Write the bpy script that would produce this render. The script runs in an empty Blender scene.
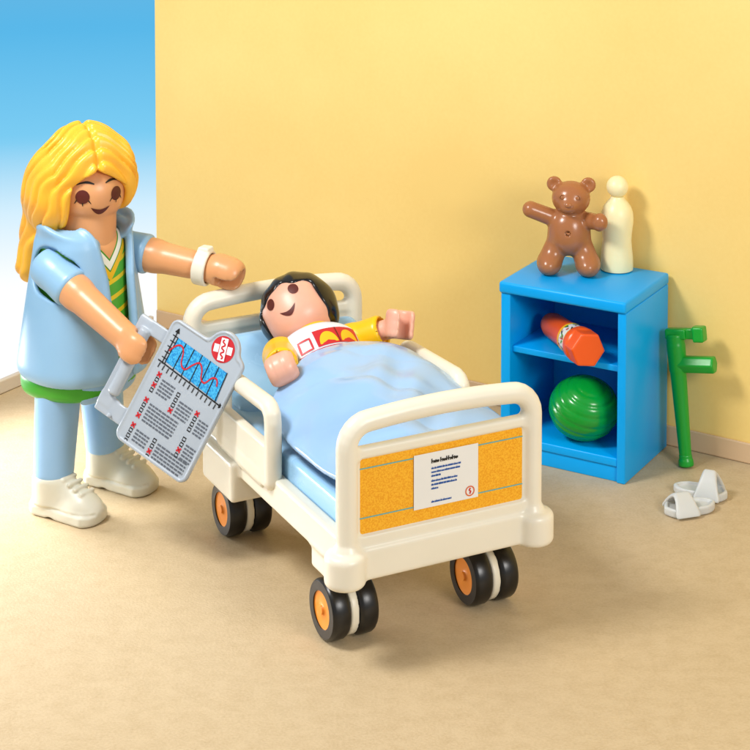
import bpy, bmesh, math, random
import numpy as np
from mathutils import Vector, Matrix

# ------------------------------------------------------------------ camera, world, lamps, exposure
S = bpy.context.scene
COL = S.collection
PITCH, CAM_H, F_PX, PY = 0.0643, 1.6812, 1882.7, -177.2
cam = bpy.data.cameras.new('camera')
cam.sensor_width = 36.0
cam.lens = F_PX / 750 * 36.0
cam.shift_y = -(375 - PY) / 750
cam.clip_start, cam.clip_end = 0.05, 200
cam_o = bpy.data.objects.new('camera', cam)
cam_o.location = (0, 0, CAM_H)
cam_o.rotation_euler = (math.pi / 2 - PITCH, 0, 0)
COL.objects.link(cam_o)
S.camera = cam_o

def lin(h):
    h = h.lstrip('#')
    c = [int(h[i:i + 2], 16) / 255 for i in (0, 2, 4)]
    return tuple(x / 12.92 if x <= .04045 else ((x + .055) / 1.055) ** 2.4 for x in c)

W = bpy.data.worlds.new('World')
S.world = W
W.use_nodes = True
nt = W.node_tree
bg = nt.nodes['Background']
tc = nt.nodes.new('ShaderNodeTexCoord')
sx = nt.nodes.new('ShaderNodeSeparateXYZ')
mr = nt.nodes.new('ShaderNodeMapRange')
mr.inputs['From Min'].default_value = -0.5
mr.inputs['From Max'].default_value = 0.5
cr = nt.nodes.new('ShaderNodeValToRGB')
nt.links.new(tc.outputs['Generated'], sx.inputs[0])
nt.links.new(sx.outputs['Z'], mr.inputs['Value'])
nt.links.new(mr.outputs[0], cr.inputs[0])
nt.links.new(cr.outputs[0], bg.inputs[0])
e = cr.color_ramp.elements
e[0].position, e[0].color = 0.0, (1.05, 1.05, 1.05, 1)
e[1].position, e[1].color = 0.205, (1.0, 1.02, 1.03, 1)
for pos, c in ((0.240, (.66, .87, 1.0)), (0.275, (.20, .61, .90)), (0.33, (.10, .48, .82)),
               (0.46, (.25, .45, .62)), (0.60, (.40, .43, .46)), (1.0, (.42, .43, .44))):
    k = e.new(pos)
    k.color = (*c, 1)
bg.inputs[1].default_value = 1.0

def area(name, loc, target, size, power, color=(1, 1, 1), sy=None):
    L = bpy.data.lights.new(name, 'AREA')
    L.energy, L.color, L.size = power, color, size
    if sy:
        L.shape, L.size_y = 'RECTANGLE', sy
    o = bpy.data.objects.new(name, L)
    o.location = loc
    o.rotation_euler = (Vector(target) - Vector(loc)).to_track_quat('-Z', 'Y').to_euler()
    COL.objects.link(o)
    return o
area('key_lamp', (-1.25, 3.0, 2.2), (.1, 4.2, .35), 0.55, 50, (1, .985, .96))
area('front_lamp', (1.75, 1.3, 1.6), (.25, 3.7, .25), 0.8, 46, (1, .98, .95))
fl_ = area('floor_lamp', (-1.36, 3.90, .21), (-.86, 3.58, .02), 1.4, 8.2, (.98, .985, 1), .16)
fl_.data.spread = math.radians(66)
zz = (Vector((-1.36, 3.90, .21)) - Vector((-.80, 3.54, 0))).normalized()
xx = (Vector((.54, .84, 0)) - zz * zz.dot(Vector((.54, .84, 0)))).normalized()
fl_.rotation_euler = Matrix((xx, zz.cross(xx), zz)).transposed().to_euler()

S.view_settings.view_transform = 'Standard'
S.view_settings.look = 'None'
S.view_settings.exposure = 0
S.view_settings.gamma = 1

# ------------------------------------------------------------------ materials
def nodes_of(m):
    m.use_nodes = True
    return m.node_tree, m.node_tree.nodes['Principled BSDF']

def plastic(name, c, rough=.32, sss=0.0, var=.05, bump=.02, scale=60, spec=.5):
    m = bpy.data.materials.new(name)
    t, b = nodes_of(m)
    c = lin(c) if isinstance(c, str) else c
    tcn = t.nodes.new('ShaderNodeTexCoord')
    n = t.nodes.new('ShaderNodeTexNoise')
    n.inputs['Scale'].default_value = 9
    n.inputs['Detail'].default_value = 4
    t.links.new(tcn.outputs['Object'], n.inputs['Vector'])
    mx = t.nodes.new('ShaderNodeMix')
    mx.data_type = 'RGBA'
    mx.inputs['A'].default_value = (*[x * (1 - var) for x in c], 1)
    mx.inputs['B'].default_value = (*[min(1, x * (1 + var)) for x in c], 1)
    t.links.new(n.outputs['Fac'], mx.inputs['Factor'])
    t.links.new(mx.outputs['Result'], b.inputs['Base Color'])
    b.inputs['Roughness'].default_value = rough
    b.inputs['Specular IOR Level'].default_value = spec
    if sss:
        b.inputs['Subsurface Weight'].default_value = sss
        b.inputs['Subsurface Radius'].default_value = (.03, .015, .008)
        b.inputs['Subsurface Scale'].default_value = 1.0
    if bump:
        n2 = t.nodes.new('ShaderNodeTexNoise')
        n2.inputs['Scale'].default_value = scale
        n2.inputs['Detail'].default_value = 3
        t.links.new(tcn.outputs['Object'], n2.inputs['Vector'])
        bp = t.nodes.new('ShaderNodeBump')
        bp.inputs['Strength'].default_value = bump
        bp.inputs['Distance'].default_value = .01
        t.links.new(n2.outputs['Fac'], bp.inputs['Height'])
        t.links.new(bp.outputs[0], b.inputs['Normal'])
        rr = t.nodes.new('ShaderNodeMapRange')
        rr.inputs['To Min'].default_value = rough * .8
        rr.inputs['To Max'].default_value = rough * 1.25
        t.links.new(n.outputs['Fac'], rr.inputs['Value'])
        t.links.new(rr.outputs[0], b.inputs['Roughness'])
    return m

def ink(name, c, rough=.45):
    return plastic(name, c, rough, var=.03, bump=0)

M = {
    'skin': plastic('skin_plastic', '#da9b68', .33, .12),
    'boy_skin': plastic('pale_skin_plastic', '#e6ab92', .36, .12),
    'hair_yellow': plastic('yellow_hair_plastic', '#f4b533', .34, .08, bump=0),
    'hair_black': plastic('black_hair_plastic', '#0b0a0c', .22),
    'coat': plastic('pale_blue_plastic', '#8db6d6', .34, .05),
    'trouser': plastic('trouser_blue_plastic', '#8fb9e0', .36, .05),
    'white': plastic('cream_white_plastic', '#e4dfcd', .35, .06),
    'bed_white': plastic('bed_white_plastic', '#e6dfcc', .33, .06),
    'shoe': plastic('shoe_white_plastic', '#d3cfbd', .38, .06),
    'green_belt': plastic('green_plastic', '#35a01c', .34),
    'ball': plastic('ball_green_plastic', '#06942f', .2),
    'crutch': plastic('crutch_green_plastic', '#0c9a2b', .3),
    'blue': plastic('cabinet_blue_plastic', '#00a4f2', .34, spec=.3, bump=.015),
    'mattress': plastic('mattress_blue_plastic', '#9ccbf0', .25),
    'blanket': plastic('blanket_pale_blue_plastic', '#98bee6', .16, .08, bump=.0),
    'bear': plastic('bear_brown_plastic', '#a76a40', .24, .05),
    'bear_dark': plastic('bear_groove', '#8a5433', .3),
    'cream': plastic('cream_bottle_plastic', '#f4e8b6', .4, .15),
    'orange': plastic('orange_plastic', '#ef5a12', .3),
    'orange_hub': plastic('hub_orange_plastic', '#e88a22', .4),
    'tyre': plastic('black_tyre_plastic', '#141210', .3),
    'board': plastic('clipboard_grey_plastic', '#aab3bd', .3),
    'slipper': plastic('slipper_white_plastic', '#c6c8c5', .42, .1),
    'paper': ink('printed_paper', '#e4e3df'),
    'print_orange': None,
    'ink_black': ink('ink_black', '#15120f'), 'ink_red': ink('ink_red', '#c4202a'),
    'ink_blue': ink('ink_blue', '#134f9e'), 'ink_grey': ink('ink_grey', '#5c626c'),
    'ink_cyan': ink('ink_cyan', '#5aa7a8'), 'ink_brown': ink('ink_brown', '#56190f'),
    'ink_white': ink('ink_white', '#efeeee'), 'ink_yellow': ink('ink_yellow', '#f5b81b'),
    'ink_green': ink('ink_green', '#4d9c2d'), 'ink_chart': None, 'ink_orange': ink('ink_orange', '#d8642a'),
    'boy_white': plastic('boy_white_plastic', '#dfe3ec', .36, .08),
    'boy_yellow': plastic('boy_yellow_plastic', '#f6bd0c', .3, .05),
}

def speckle(name, a, b, scale, rough=.5, lo=.4, hi=.6):
    m = bpy.data.materials.new(name)
    t, bs = nodes_of(m)
    tcn = t.nodes.new('ShaderNodeTexCoord')
    n = t.nodes.new('ShaderNodeTexNoise')
    n.inputs['Scale'].default_value = scale
    n.inputs['Detail'].default_value = 2
    r = t.nodes.new('ShaderNodeValToRGB')
    r.color_ramp.elements[0].position, r.color_ramp.elements[0].color = lo, (*lin(a), 1)
    r.color_ramp.elements[1].position, r.color_ramp.elements[1].color = hi, (*lin(b), 1)
    t.links.new(tcn.outputs['Object'], n.inputs['Vector'])
    t.links.new(n.outputs['Fac'], r.inputs[0])
    t.links.new(r.outputs[0], bs.inputs['Base Color'])
    bs.inputs['Roughness'].default_value = rough
    return m
M['print_orange'] = speckle('printed_orange_texture', '#e79a06', '#f3b424', 420, .42)
M['ink_chart'] = speckle('printed_chart_blue', '#1582c6', '#44b2e2', 260, .42)

def wall_material():
    m = bpy.data.materials.new('yellow_wall_paint')
    t, b = nodes_of(m)
    tcn = t.nodes.new('ShaderNodeTexCoord')
    n = t.nodes.new('ShaderNodeTexNoise')
    n.inputs['Scale'].default_value = 120
    n.inputs['Detail'].default_value = 5
    n2 = t.nodes.new('ShaderNodeTexNoise')
    n2.inputs['Scale'].default_value = 2.2
    n2.inputs['Detail'].default_value = 6
    for q in (n, n2):
        t.links.new(tcn.outputs['Object'], q.inputs['Vector'])
    ad = t.nodes.new('ShaderNodeMath')
    ad.operation = 'MULTIPLY_ADD'
    ad.inputs[1].default_value = .3
    t.links.new(n.outputs['Fac'], ad.inputs[0])
    t.links.new(n2.outputs['Fac'], ad.inputs[2])
    r = t.nodes.new('ShaderNodeValToRGB')
    r.color_ramp.elements[0].position, r.color_ramp.elements[0].color = .5, (*(.87, .60, .185), 1)
    r.color_ramp.elements[1].position, r.color_ramp.elements[1].color = 1.1, (*(.93, .68, .235), 1)
    t.links.new(ad.outputs[0], r.inputs[0])
    t.links.new(r.outputs[0], b.inputs['Base Color'])
    b.inputs['Roughness'].default_value = .5
    bp = t.nodes.new('ShaderNodeBump')
    bp.inputs['Strength'].default_value = .05
    bp.inputs['Distance'].default_value = .004
    t.links.new(n.outputs['Fac'], bp.inputs['Height'])
    t.links.new(bp.outputs[0], b.inputs['Normal'])
    return m
M['wall'] = wall_material()

def floor_material():
    m = bpy.data.materials.new('beige_floor')
    t, b = nodes_of(m)
    tcn = t.nodes.new('ShaderNodeTexCoord')
    mp = t.nodes.new('ShaderNodeMapping')
    mp.inputs['Scale'].default_value = (1, 1.25, 1)
    t.links.new(tcn.outputs['Object'], mp.inputs[0])
    n = t.nodes.new('ShaderNodeTexNoise')
    n.inputs['Scale'].default_value = 24
    n.inputs['Detail'].default_value = 12
    n.inputs['Roughness'].default_value = .72
    n.inputs['Distortion'].default_value = .2
    n2 = t.nodes.new('ShaderNodeTexNoise')
    n2.inputs['Scale'].default_value = 190
    n2.inputs['Detail'].default_value = 5
    for q in (n, n2):
        t.links.new(mp.outputs[0], q.inputs['Vector'])
    ad = t.nodes.new('ShaderNodeMath')
    ad.operation = 'MULTIPLY_ADD'
    ad.inputs[1].default_value = .75
    t.links.new(n2.outputs['Fac'], ad.inputs[0])
    t.links.new(n.outputs['Fac'], ad.inputs[2])
    r = t.nodes.new('ShaderNodeValToRGB')
    r.color_ramp.elements[0].position, r.color_ramp.elements[0].color = .35, (*lin('#a9916b'), 1)
    r.color_ramp.elements[1].position, r.color_ramp.elements[1].color = 1.05, (*lin('#c3ae8b'), 1)
    t.links.new(ad.outputs[0], r.inputs[0])
    t.links.new(r.outputs[0], b.inputs['Base Color'])
    b.inputs['Roughness'].default_value = .5
    bp = t.nodes.new('ShaderNodeBump')
    bp.inputs['Strength'].default_value = .15
    bp.inputs['Distance'].default_value = .004
    t.links.new(n2.outputs['Fac'], bp.inputs['Height'])
    t.links.new(bp.outputs[0], b.inputs['Normal'])
    return m
M['floor'] = floor_material()
M['skirting'] = plastic('skirting_beige', '#d2b28c', .5)
M['skirting_pale'] = plastic('skirting_pale', '#ddd2c4', .5)

def shirt_material():
    # green knit with slanting yellow stripes and a V of white, green and yellow at the neck (nurse local coordinates)
    m = bpy.data.materials.new('striped_green_shirt')
    t, b = nodes_of(m)
    N, Lk = t.nodes, t.links
    tcn = N.new('ShaderNodeTexCoord')
    s = N.new('ShaderNodeSeparateXYZ')
    Lk.new(tcn.outputs['Object'], s.inputs[0])
    def math_(op, a, bb=None, c=None):
        q = N.new('ShaderNodeMath')
        q.operation = op
        for i, v in enumerate((a, bb, c)):
            if v is None:
                continue
            if isinstance(v, (int, float)):
                q.inputs[i].default_value = v
            else:
                Lk.new(v, q.inputs[i])
        return q.outputs[0]
    ax = math_('ABSOLUTE', math_('ADD', s.outputs['X'], -.012))
    z = s.outputs['Z']
    st = math_('FRACT', math_('DIVIDE', math_('ADD', math_('MULTIPLY', s.outputs['X'], -.24), z), .0335))
    front = math_('MULTIPLY', math_('LESS_THAN', ax, .058), math_('LESS_THAN', s.outputs['Y'], .0))
    stripe = math_('MULTIPLY', math_('LESS_THAN', st, .28), front)
    v = math_('SUBTRACT', z, math_('MULTIPLY', ax, 1.15))
    def mix(f, a, bb):
        q = N.new('ShaderNodeMix')
        q.data_type = 'RGBA'
        Lk.new(f, q.inputs['Factor'])
        for key, val in (('A', a), ('B', bb)):
            if isinstance(val, str):
                q.inputs[key].default_value = (*lin(val), 1)
            else:
                Lk.new(val, q.inputs[key])
        return q.outputs['Result']
    c = mix(stripe, '#56ad2c', '#f2cb1c')
    for lim, colr in ((.479, '#f2bd15'), (.497, '#3f9226'), (.501, '#f3f2e6'), (.520, '#3f9226'), (.525, '#da9b68')):
        c = mix(math_('MULTIPLY', math_('GREATER_THAN', v, lim), front), c, colr)
    Lk.new(c, b.inputs['Base Color'])
    b.inputs['Roughness'].default_value = .36
    return m
M['shirt'] = shirt_material()

# ------------------------------------------------------------------ object helpers
def tag(o, label=None, cat=None, group=None, kind=None):
    for k, v in (('label', label), ('category', cat), ('group', group), ('kind', kind)):
        if v:
            o[k] = v
    return o

def empty(name, mat, label, cat, group=None):
    o = bpy.data.objects.new(name, None)
    o.empty_display_size = .03
    COL.objects.link(o)
    o.matrix_world = mat
    return tag(o, label, cat, group)

def link_mesh(name, verts, faces, mats, parent=None, smooth=True, fmat=None):
    me = bpy.data.meshes.new(name)
    me.from_pydata([tuple(map(float, v)) for v in verts], [], [tuple(map(int, f)) for f in faces])
    mats = mats if isinstance(mats, (list, tuple)) else [mats]
    for m in mats:
        me.materials.append(m)
    me.polygons.foreach_set('use_smooth', [smooth] * len(me.polygons))
    if fmat is not None:
        me.polygons.foreach_set('material_index', list(map(int, fmat)))
    me.update()
    o = bpy.data.objects.new(name, me)
    COL.objects.link(o)
    if parent:
        o.parent = parent
    return o

def bm_obj(name, bm, mat, parent=None, smooth=True):
    bmesh.ops.recalc_face_normals(bm, faces=bm.faces)
    me = bpy.data.meshes.new(name)
    bm.to_mesh(me)
    bm.free()
    me.materials.append(mat)
    me.polygons.foreach_set('use_smooth', [smooth] * len(me.polygons))
    o = bpy.data.objects.new(name, me)
    COL.objects.link(o)
    if parent:
        o.parent = parent
    return o

def add_box(bm, lo, hi, bev=.004, seg=3, mat=None):
    lo, hi = Vector(lo), Vector(hi)
    r = bmesh.ops.create_cube(bm, size=1)
    vs = r['verts']
    for v in vs:
        v.co = Vector(((lo[i] + hi[i]) / 2 + v.co[i] * (hi[i] - lo[i]) for i in range(3)))
    if mat:
        bmesh.ops.transform(bm, matrix=mat, verts=vs)
    if bev:
        es = list({ed for v in vs for ed in v.link_edges})
        bmesh.ops.bevel(bm, geom=es, offset=bev, segments=seg, affect='EDGES', profile=.5)

def box_obj(name, lo, hi, mat, parent=None, bev=.004):
    bm = bmesh.new()
    add_box(bm, lo, hi, bev)
    o = bm_obj(name, bm, mat, parent, True)
    o.data.polygons.foreach_set('use_smooth', [False] * len(o.data.polygons)) if not bev else None
    auto_sharp(o)
    return o

def auto_sharp(o, ang=35):
    me = o.data
    bm = bmesh.new()
    bm.from_mesh(me)
    for ed in bm.edges:
        if len(ed.link_faces) == 2 and ed.calc_face_angle(0) > math.radians(ang):
            ed.smooth = False
    bm.to_mesh(me)
    bm.free()

def lathe(name, prof, mat, parent=None, seg=48, axis='z', origin=(0, 0, 0)):
    vs, fs = [], []
    n = len(prof)
    for i in range(seg):
        a = 2 * math.pi * i / seg
        for r, h in prof:
            p = (r * math.cos(a), r * math.sin(a), h)
            if axis == 'x':
                p = (p[2], p[0], p[1])
            elif axis == 'y':
                p = (p[1], p[2], p[0])
            vs.append((p[0] + origin[0], p[1] + origin[1], p[2] + origin[2]))
    for i in range(seg):
        j = (i + 1) % seg
        for k in range(n - 1):
            fs.append((i * n + k, j * n + k, j * n + k + 1, i * n + k + 1))
    o = link_mesh(name, vs, fs, mat, parent)
    bm = bmesh.new()
    bm.from_mesh(o.data)
    bmesh.ops.remove_doubles(bm, verts=bm.verts, dist=1e-6)
    bmesh.ops.recalc_face_normals(bm, faces=bm.faces)
    bm.to_mesh(o.data)
    bm.free()
    auto_sharp(o, 40)
    return o

# ------------------------------------------------------------------ distance-field sculpting
def A(*v):
    return np.array(v, float)
def ln(p):
    return np.sqrt((p * p).sum(-1))
def sph(P, c, r):
    return ln(P - A(*c)) - r
def ell(P, c, r):
    q = P - A(*c)
    r = A(*r)
    k0 = ln(q / r)
    k1 = ln(q / (r * r)) + 1e-9
    return k0 * (k0 - 1) / k1
def cap(P, a, b, ra, rb=None):
    rb = ra if rb is None else rb
    a, b = A(*a), A(*b)
    ba = b - a
    t = np.clip(((P - a) @ ba) / (ba @ ba + 1e-12), 0, 1)
    return ln(P - a - t[:, None] * ba) - (ra + (rb - ra) * t)
def box(P, c, h, r=0.0, R=None):
    q = P - A(*c)
    if R is not None:
        q = q @ R
    q = np.abs(q) - (A(*h) - r)
    return ln(np.maximum(q, 0)) + np.minimum(q.max(-1), 0) - r
def cyl(P, a, b, ra, rb=None, r=0.0):
    """rounded (tapered) cylinder from a to b"""
    rb = ra if rb is None else rb
    a, b = A(*a), A(*b)
    L = np.linalg.norm(b - a)
    d = (b - a) / L
    h = (P - a) @ d
    rad = ln(P - a - h[:, None] * d)
    rr = ra + (rb - ra) * np.clip(h / L, 0, 1)
    qx = rad - (rr - r)
    qy = np.abs(h - L / 2) - (L / 2 - r)
    return np.sqrt(np.maximum(qx, 0) ** 2 + np.maximum(qy, 0) ** 2) + np.minimum(np.maximum(qx, qy), 0) - r
def smin(a, b, k):
    h = np.maximum(k - np.abs(a - b), 0) / k
    return np.minimum(a, b) - h * h * k * .25
def smax(a, b, k):
    return -smin(-a, -b, k)
def poly_cap(P, pts, r):
    d = None
    for i in range(len(pts) - 1):
        q = cap(P, pts[i], pts[i + 1], r)
        d = q if d is None else np.minimum(d, q)
    return d
def arc2(c, r, a0, a1, n=8):
    return [(c[0] + r * math.cos(math.radians(a0 + (a1 - a0) * i / n)), c[1] + r * math.sin(math.radians(a0 + (a1 - a0) * i / n))) for i in range(n + 1)]

def grad(f, P, e):
    g = np.empty_like(P)
    for i in range(3):
        d = np.zeros(3)
        d[i] = e
        g[:, i] = f(P + d) - f(P - d)
    return g / (2 * e)

def nets(f, lo, hi, h, slack=1.6, proj=2):
    """surface nets over a sparse grid; f takes an N x 3 array"""
    lo, hi = A(*lo), A(*hi)
    B = 6
    nb = np.maximum(1, np.ceil((hi - lo) / (h * B)).astype(int))
    n = nb * B + 1
    c = np.stack(np.meshgrid(*[lo[i] + (np.arange(nb[i]) + .5) * B * h for i in range(3)], indexing='ij'), -1).reshape(-1, 3)
    dc = f(c)
    act = np.abs(dc) < slack * B * h * .87 + 2 * h
    V = np.empty(tuple(n), np.float32)
    V[:] = 1
    sign = np.where(dc > 0, 1, -1).reshape(nb).astype(np.float32)
    big = np.repeat(np.repeat(np.repeat(sign, B, 0), B, 1), B, 2)
    V[:-1, :-1, :-1] = big
    V[-1], V[:, -1], V[:, :, -1] = 1, 1, 1
    ids = np.argwhere(act.reshape(nb))
    off = np.stack(np.meshgrid(*[np.arange(B + 1)] * 3, indexing='ij'), -1).reshape(-1, 3)
    for s in range(0, len(ids), 1500):
        I = (ids[s:s + 1500][:, None, :] * B + off[None]).reshape(-1, 3)
        V[I[:, 0], I[:, 1], I[:, 2]] = f(lo + I * h)
    V[0], V[:, 0], V[:, :, 0], V[-1], V[:, -1], V[:, :, -1] = [np.maximum(x, h * .5) for x in (V[0], V[:, 0], V[:, :, 0], V[-1], V[:, -1], V[:, :, -1])]
    ins = V < 0
    cn = np.zeros(tuple(n - 1), np.int8)
    for dx in (0, 1):
        for dy in (0, 1):
            for dz in (0, 1):
                cn += ins[dx:n[0] - 1 + dx, dy:n[1] - 1 + dy, dz:n[2] - 1 + dz]
    cells = np.argwhere((cn > 0) & (cn < 8))
    idx = -np.ones(tuple(n - 1), np.int64)
    idx[tuple(cells.T)] = np.arange(len(cells))
    acc = np.zeros((len(cells), 3))
    cnt = np.zeros(len(cells))
    corners = [(a, b, c) for a in (0, 1) for b in (0, 1) for c in (0, 1)]
    for ca in corners:
        for ax in range(3):
            if ca[ax]:
                continue
            cb = list(ca)
            cb[ax] = 1
            va = V[cells[:, 0] + ca[0], cells[:, 1] + ca[1], cells[:, 2] + ca[2]].astype(float)
            vb = V[cells[:, 0] + cb[0], cells[:, 1] + cb[1], cells[:, 2] + cb[2]].astype(float)
            m = (va < 0) != (vb < 0)
            t = np.where(m, va / np.where(m, va - vb, 1), 0)
            p = np.tile(A(*ca), (len(cells), 1))
            p[:, ax] += t
            acc[m] += p[m]
            cnt[m] += 1
    P = lo + (cells + acc / cnt[:, None]) * h
    for _ in range(proj):
        d = f(P)
        g = grad(f, P, h * .25)
        g2 = (g * g).sum(-1)
        st = -(d / np.maximum(g2, .2))[:, None] * g
        L = ln(st)
        st *= np.minimum(1, .6 * h / np.maximum(L, 1e-12))[:, None]
        P = P + st
    faces = []
    for ax in range(3):
        u, v = (ax + 1) % 3, (ax + 2) % 3
        sl = [slice(None)] * 3
        s1 = list(sl); s1[ax] = slice(0, -1)
        s2 = list(sl); s2[ax] = slice(1, None)
        ch = ins[tuple(s1)] != ins[tuple(s2)]
        E = np.argwhere(ch)
        ok = (E[:, u] > 0) & (E[:, v] > 0) & (E[:, u] < n[u] - 1) & (E[:, v] < n[v] - 1)
        E = E[ok]
        q = []
        for du, dv in ((-1, -1), (0, -1), (0, 0), (-1, 0)):
            e2 = E.copy()
            e2[:, u] += du
            e2[:, v] += dv
            q.append(idx[tuple(e2.T)])
        q = np.stack(q, 1)
        flip = ~ins[tuple(E.T)]
        q[flip] = q[flip][:, ::-1]
        faces.append(q)
    return P, np.concatenate(faces)

def sculpt(name, f, lo, hi, h, mat, parent=None, proj=2):
    P, Fc = nets(f, lo, hi, h, proj=proj)
    return link_mesh(name, P, Fc, mat, parent)

class Print:
    """flat printed shapes laid on a mapped surface: mp(u, v, layer) -> points"""
    def __init__(s, mp):
        s.mp, s.v, s.f, s.m, s.mats = mp, [], [], [], []
    def _mi(s, m):
        if m not in s.mats:
            s.mats.append(m)
        return s.mats.index(m)
    def _add(s, uv, faces, mat, layer):
        b = len(s.v)
        s.v.extend(list(s.mp(np.array(uv, float), layer)))
        k = s._mi(mat)
        for f in faces:
            s.f.append([b + i for i in f])
            s.m.append(k)
    def fan(s, pts, mat, layer=1, rings=1):
        pts = np.array(pts, float)
        c = pts.mean(0)
        n = len(pts)
        uv = [c]
        for r in range(1, rings + 1):
            uv.extend(c + (pts - c) * r / rings)
        fc = [(0, 1 + i, 1 + (i + 1) % n) for i in range(n)]
        for r in range(rings - 1):
            a, b = 1 + r * n, 1 + (r + 1) * n
            fc += [(a + i, b + i, b + (i + 1) % n, a + (i + 1) % n) for i in range(n)]
        s._add(uv, fc, mat, layer)
    def band(s, up, low, mat, layer=1, k=4):
        up, low = np.array(up, float), np.array(low, float)
        n = len(up)
        uv = [up[i] + (low[i] - up[i]) * j / k for i in range(n) for j in range(k + 1)]
        fc = [(i * (k + 1) + j, i * (k + 1) + j + 1, (i + 1) * (k + 1) + j + 1, (i + 1) * (k + 1) + j) for i in range(n - 1) for j in range(k)]
        s._add(uv, fc, mat, layer)
    def ellipse(s, c, r, mat, layer=1, rings=1, rot=0, n=28, a0=0, a1=360):
        ca, sa = math.cos(rot), math.sin(rot)
        pts = []
        for i in range(n):
            a = math.radians(a0 + (a1 - a0) * i / (n if a1 - a0 == 360 else n - 1))
            x, y = r[0] * math.cos(a), r[1] * math.sin(a)
            pts.append((c[0] + ca * x - sa * y, c[1] + sa * x + ca * y))
        s.fan(pts, mat, layer, rings)
    def rect(s, u0, v0, u1, v1, mat, layer=1, n=1):
        us = np.linspace(u0, u1, n + 1)
        uv = [(u, v) for v in np.linspace(v0, v1, n + 1) for u in us]
        fc = [(j * (n + 1) + i, j * (n + 1) + i + 1, (j + 1) * (n + 1) + i + 1, (j + 1) * (n + 1) + i) for j in range(n) for i in range(n)]
        s._add(uv, fc, mat, layer)
    def stroke(s, pts, w, mat, layer=1, closed=False, sub=1):
        pts = [np.array(p, float) for p in pts]
        if closed:
            pts.append(pts[0])
        if sub > 1:
            q = []
            for a, b in zip(pts[:-1], pts[1:]):
                q += [a + (b - a) * k / sub for k in range(sub)]
            pts = q + [pts[-1]]
        w = list(w) if hasattr(w, '__len__') else [w] * len(pts)
        if len(w) != len(pts):
            w = list(np.interp(np.linspace(0, 1, len(pts)), np.linspace(0, 1, len(w)), w))
        uv = []
        n = len(pts)
        for i in range(n):
            t = pts[min(i + 1, n - 1)] - pts[max(i - 1, 0)]
            if closed and i in (0, n - 1):
                t = pts[1] - pts[-2]
            t = t / (np.linalg.norm(t) + 1e-12)
            nn = np.array([-t[1], t[0]]) * w[i] / 2
            uv += [pts[i] - nn, pts[i] + nn]
        s._add(uv, [(2 * i, 2 * i + 2, 2 * i + 3, 2 * i + 1) for i in range(n - 1)], mat, layer)
    def build(s, name, parent):
        return link_mesh(name, s.v, s.f, s.mats, parent, True, s.m)

def march(f, start, d, off, it=60):
    t = np.zeros(len(start))
    for _ in range(it):
        t += f(start + t[:, None] * d) * .9
    p = start + t[:, None] * d
    g = grad(f, p, .001)
    return p + off * g / (ln(g)[:, None] + 1e-9)

def rotz(a):
    c, s = math.cos(a), math.sin(a)
    return np.array([[c, -s, 0], [s, c, 0], [0, 0, 1.0]])

# ------------------------------------------------------------------ the set: floor, wall, skirtings
WY, WD = -.575, 4.600
wc, ws = math.cos(WY), math.sin(WY)
def wall_pt(t, d, z):            # t along the wall, d out of the wall towards the room
    return (wc * t + ws * d, WD + ws * t - wc * d, z)
T0 = -.70
corner = Vector(wall_pt(T0, 0, 0))
def quad_prism(name, t0, t1, d0, d1, z0, z1, mat, bev=0.0):
    bm = bmesh.new()
    mtx = Matrix.Translation((0, WD, 0)) @ Matrix.Rotation(WY, 4, 'Z')
    add_box(bm, (t0, -d1, z0), (t1, -d0, z1), bev, 2, mtx)
    o = bm_obj(name, bm, mat, None, False)
    return o
fl = quad_prism('floor', T0 - .012, 5, -.06, 7.5, -.08, 0, M['floor'])
tag(fl, kind='structure')
wl = quad_prism('wall', T0, 5, -.06, 0, 0.0005, 2.2, M['wall'])
tag(wl, kind='structure')
sk = quad_prism('skirting', T0 + .001, 5, 0.0005, .006, .0005, .047, M['skirting'], .003)
tag(sk, kind='structure')
sk2 = quad_prism('skirting_edge', T0 - .010, T0 + .004, .018, 7.4, .0005, .034, M['skirting_pale'], .003)
tag(sk2, kind='structure')

# ------------------------------------------------------------------ frames
BED = Matrix.Translation((.1183, 3.2786, 0)) @ Matrix.Rotation(.4689, 4, 'Z')
CAB = Matrix.Translation((.5371, 3.9482, 0)) @ Matrix.Rotation(-.53, 4, 'Z')
NUR = Matrix.Translation((-.613, 3.888, 0)) @ Matrix.Rotation(math.radians(61.9), 4, 'Z')

# ------------------------------------------------------------------ hospital bed
bed = empty('hospital_bed', BED, 'white toy hospital bed with orange footboard panel and black wheels', 'bed')
LEN = .737
def end_frame(P, y, zlow):
    """rounded hoop with window, cross bar and solid panel; P in bed coordinates"""
    hoop = []
    zc, xr = .385, .188
    hoop += [(-xr, y, zlow), (-xr, y, zc)]
    for a in range(0, 91, 15):
        hoop.append((-xr + .044 - .044 * math.cos(math.radians(a)), y, zc + .044 * math.sin(math.radians(a))))
    top = [(x, y, .429 + .0065 * (1 - (x / .144) ** 2)) for x in np.linspace(-.144, .144, 9)]
    hoop += top[1:-1]
    for a in range(90, -1, -15):
        hoop.append((xr - .044 + .044 * math.cos(math.radians(a)), y, zc + .044 * math.sin(math.radians(a))))
    hoop += [(xr, y, zlow)]
    d = poly_cap(P, hoop, .019)
    corner_fill = None
    bar = box(P, (0, y, .374), (.185, .010, .0105), .005)
    d = smin(d, bar, .010)
    return d
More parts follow.
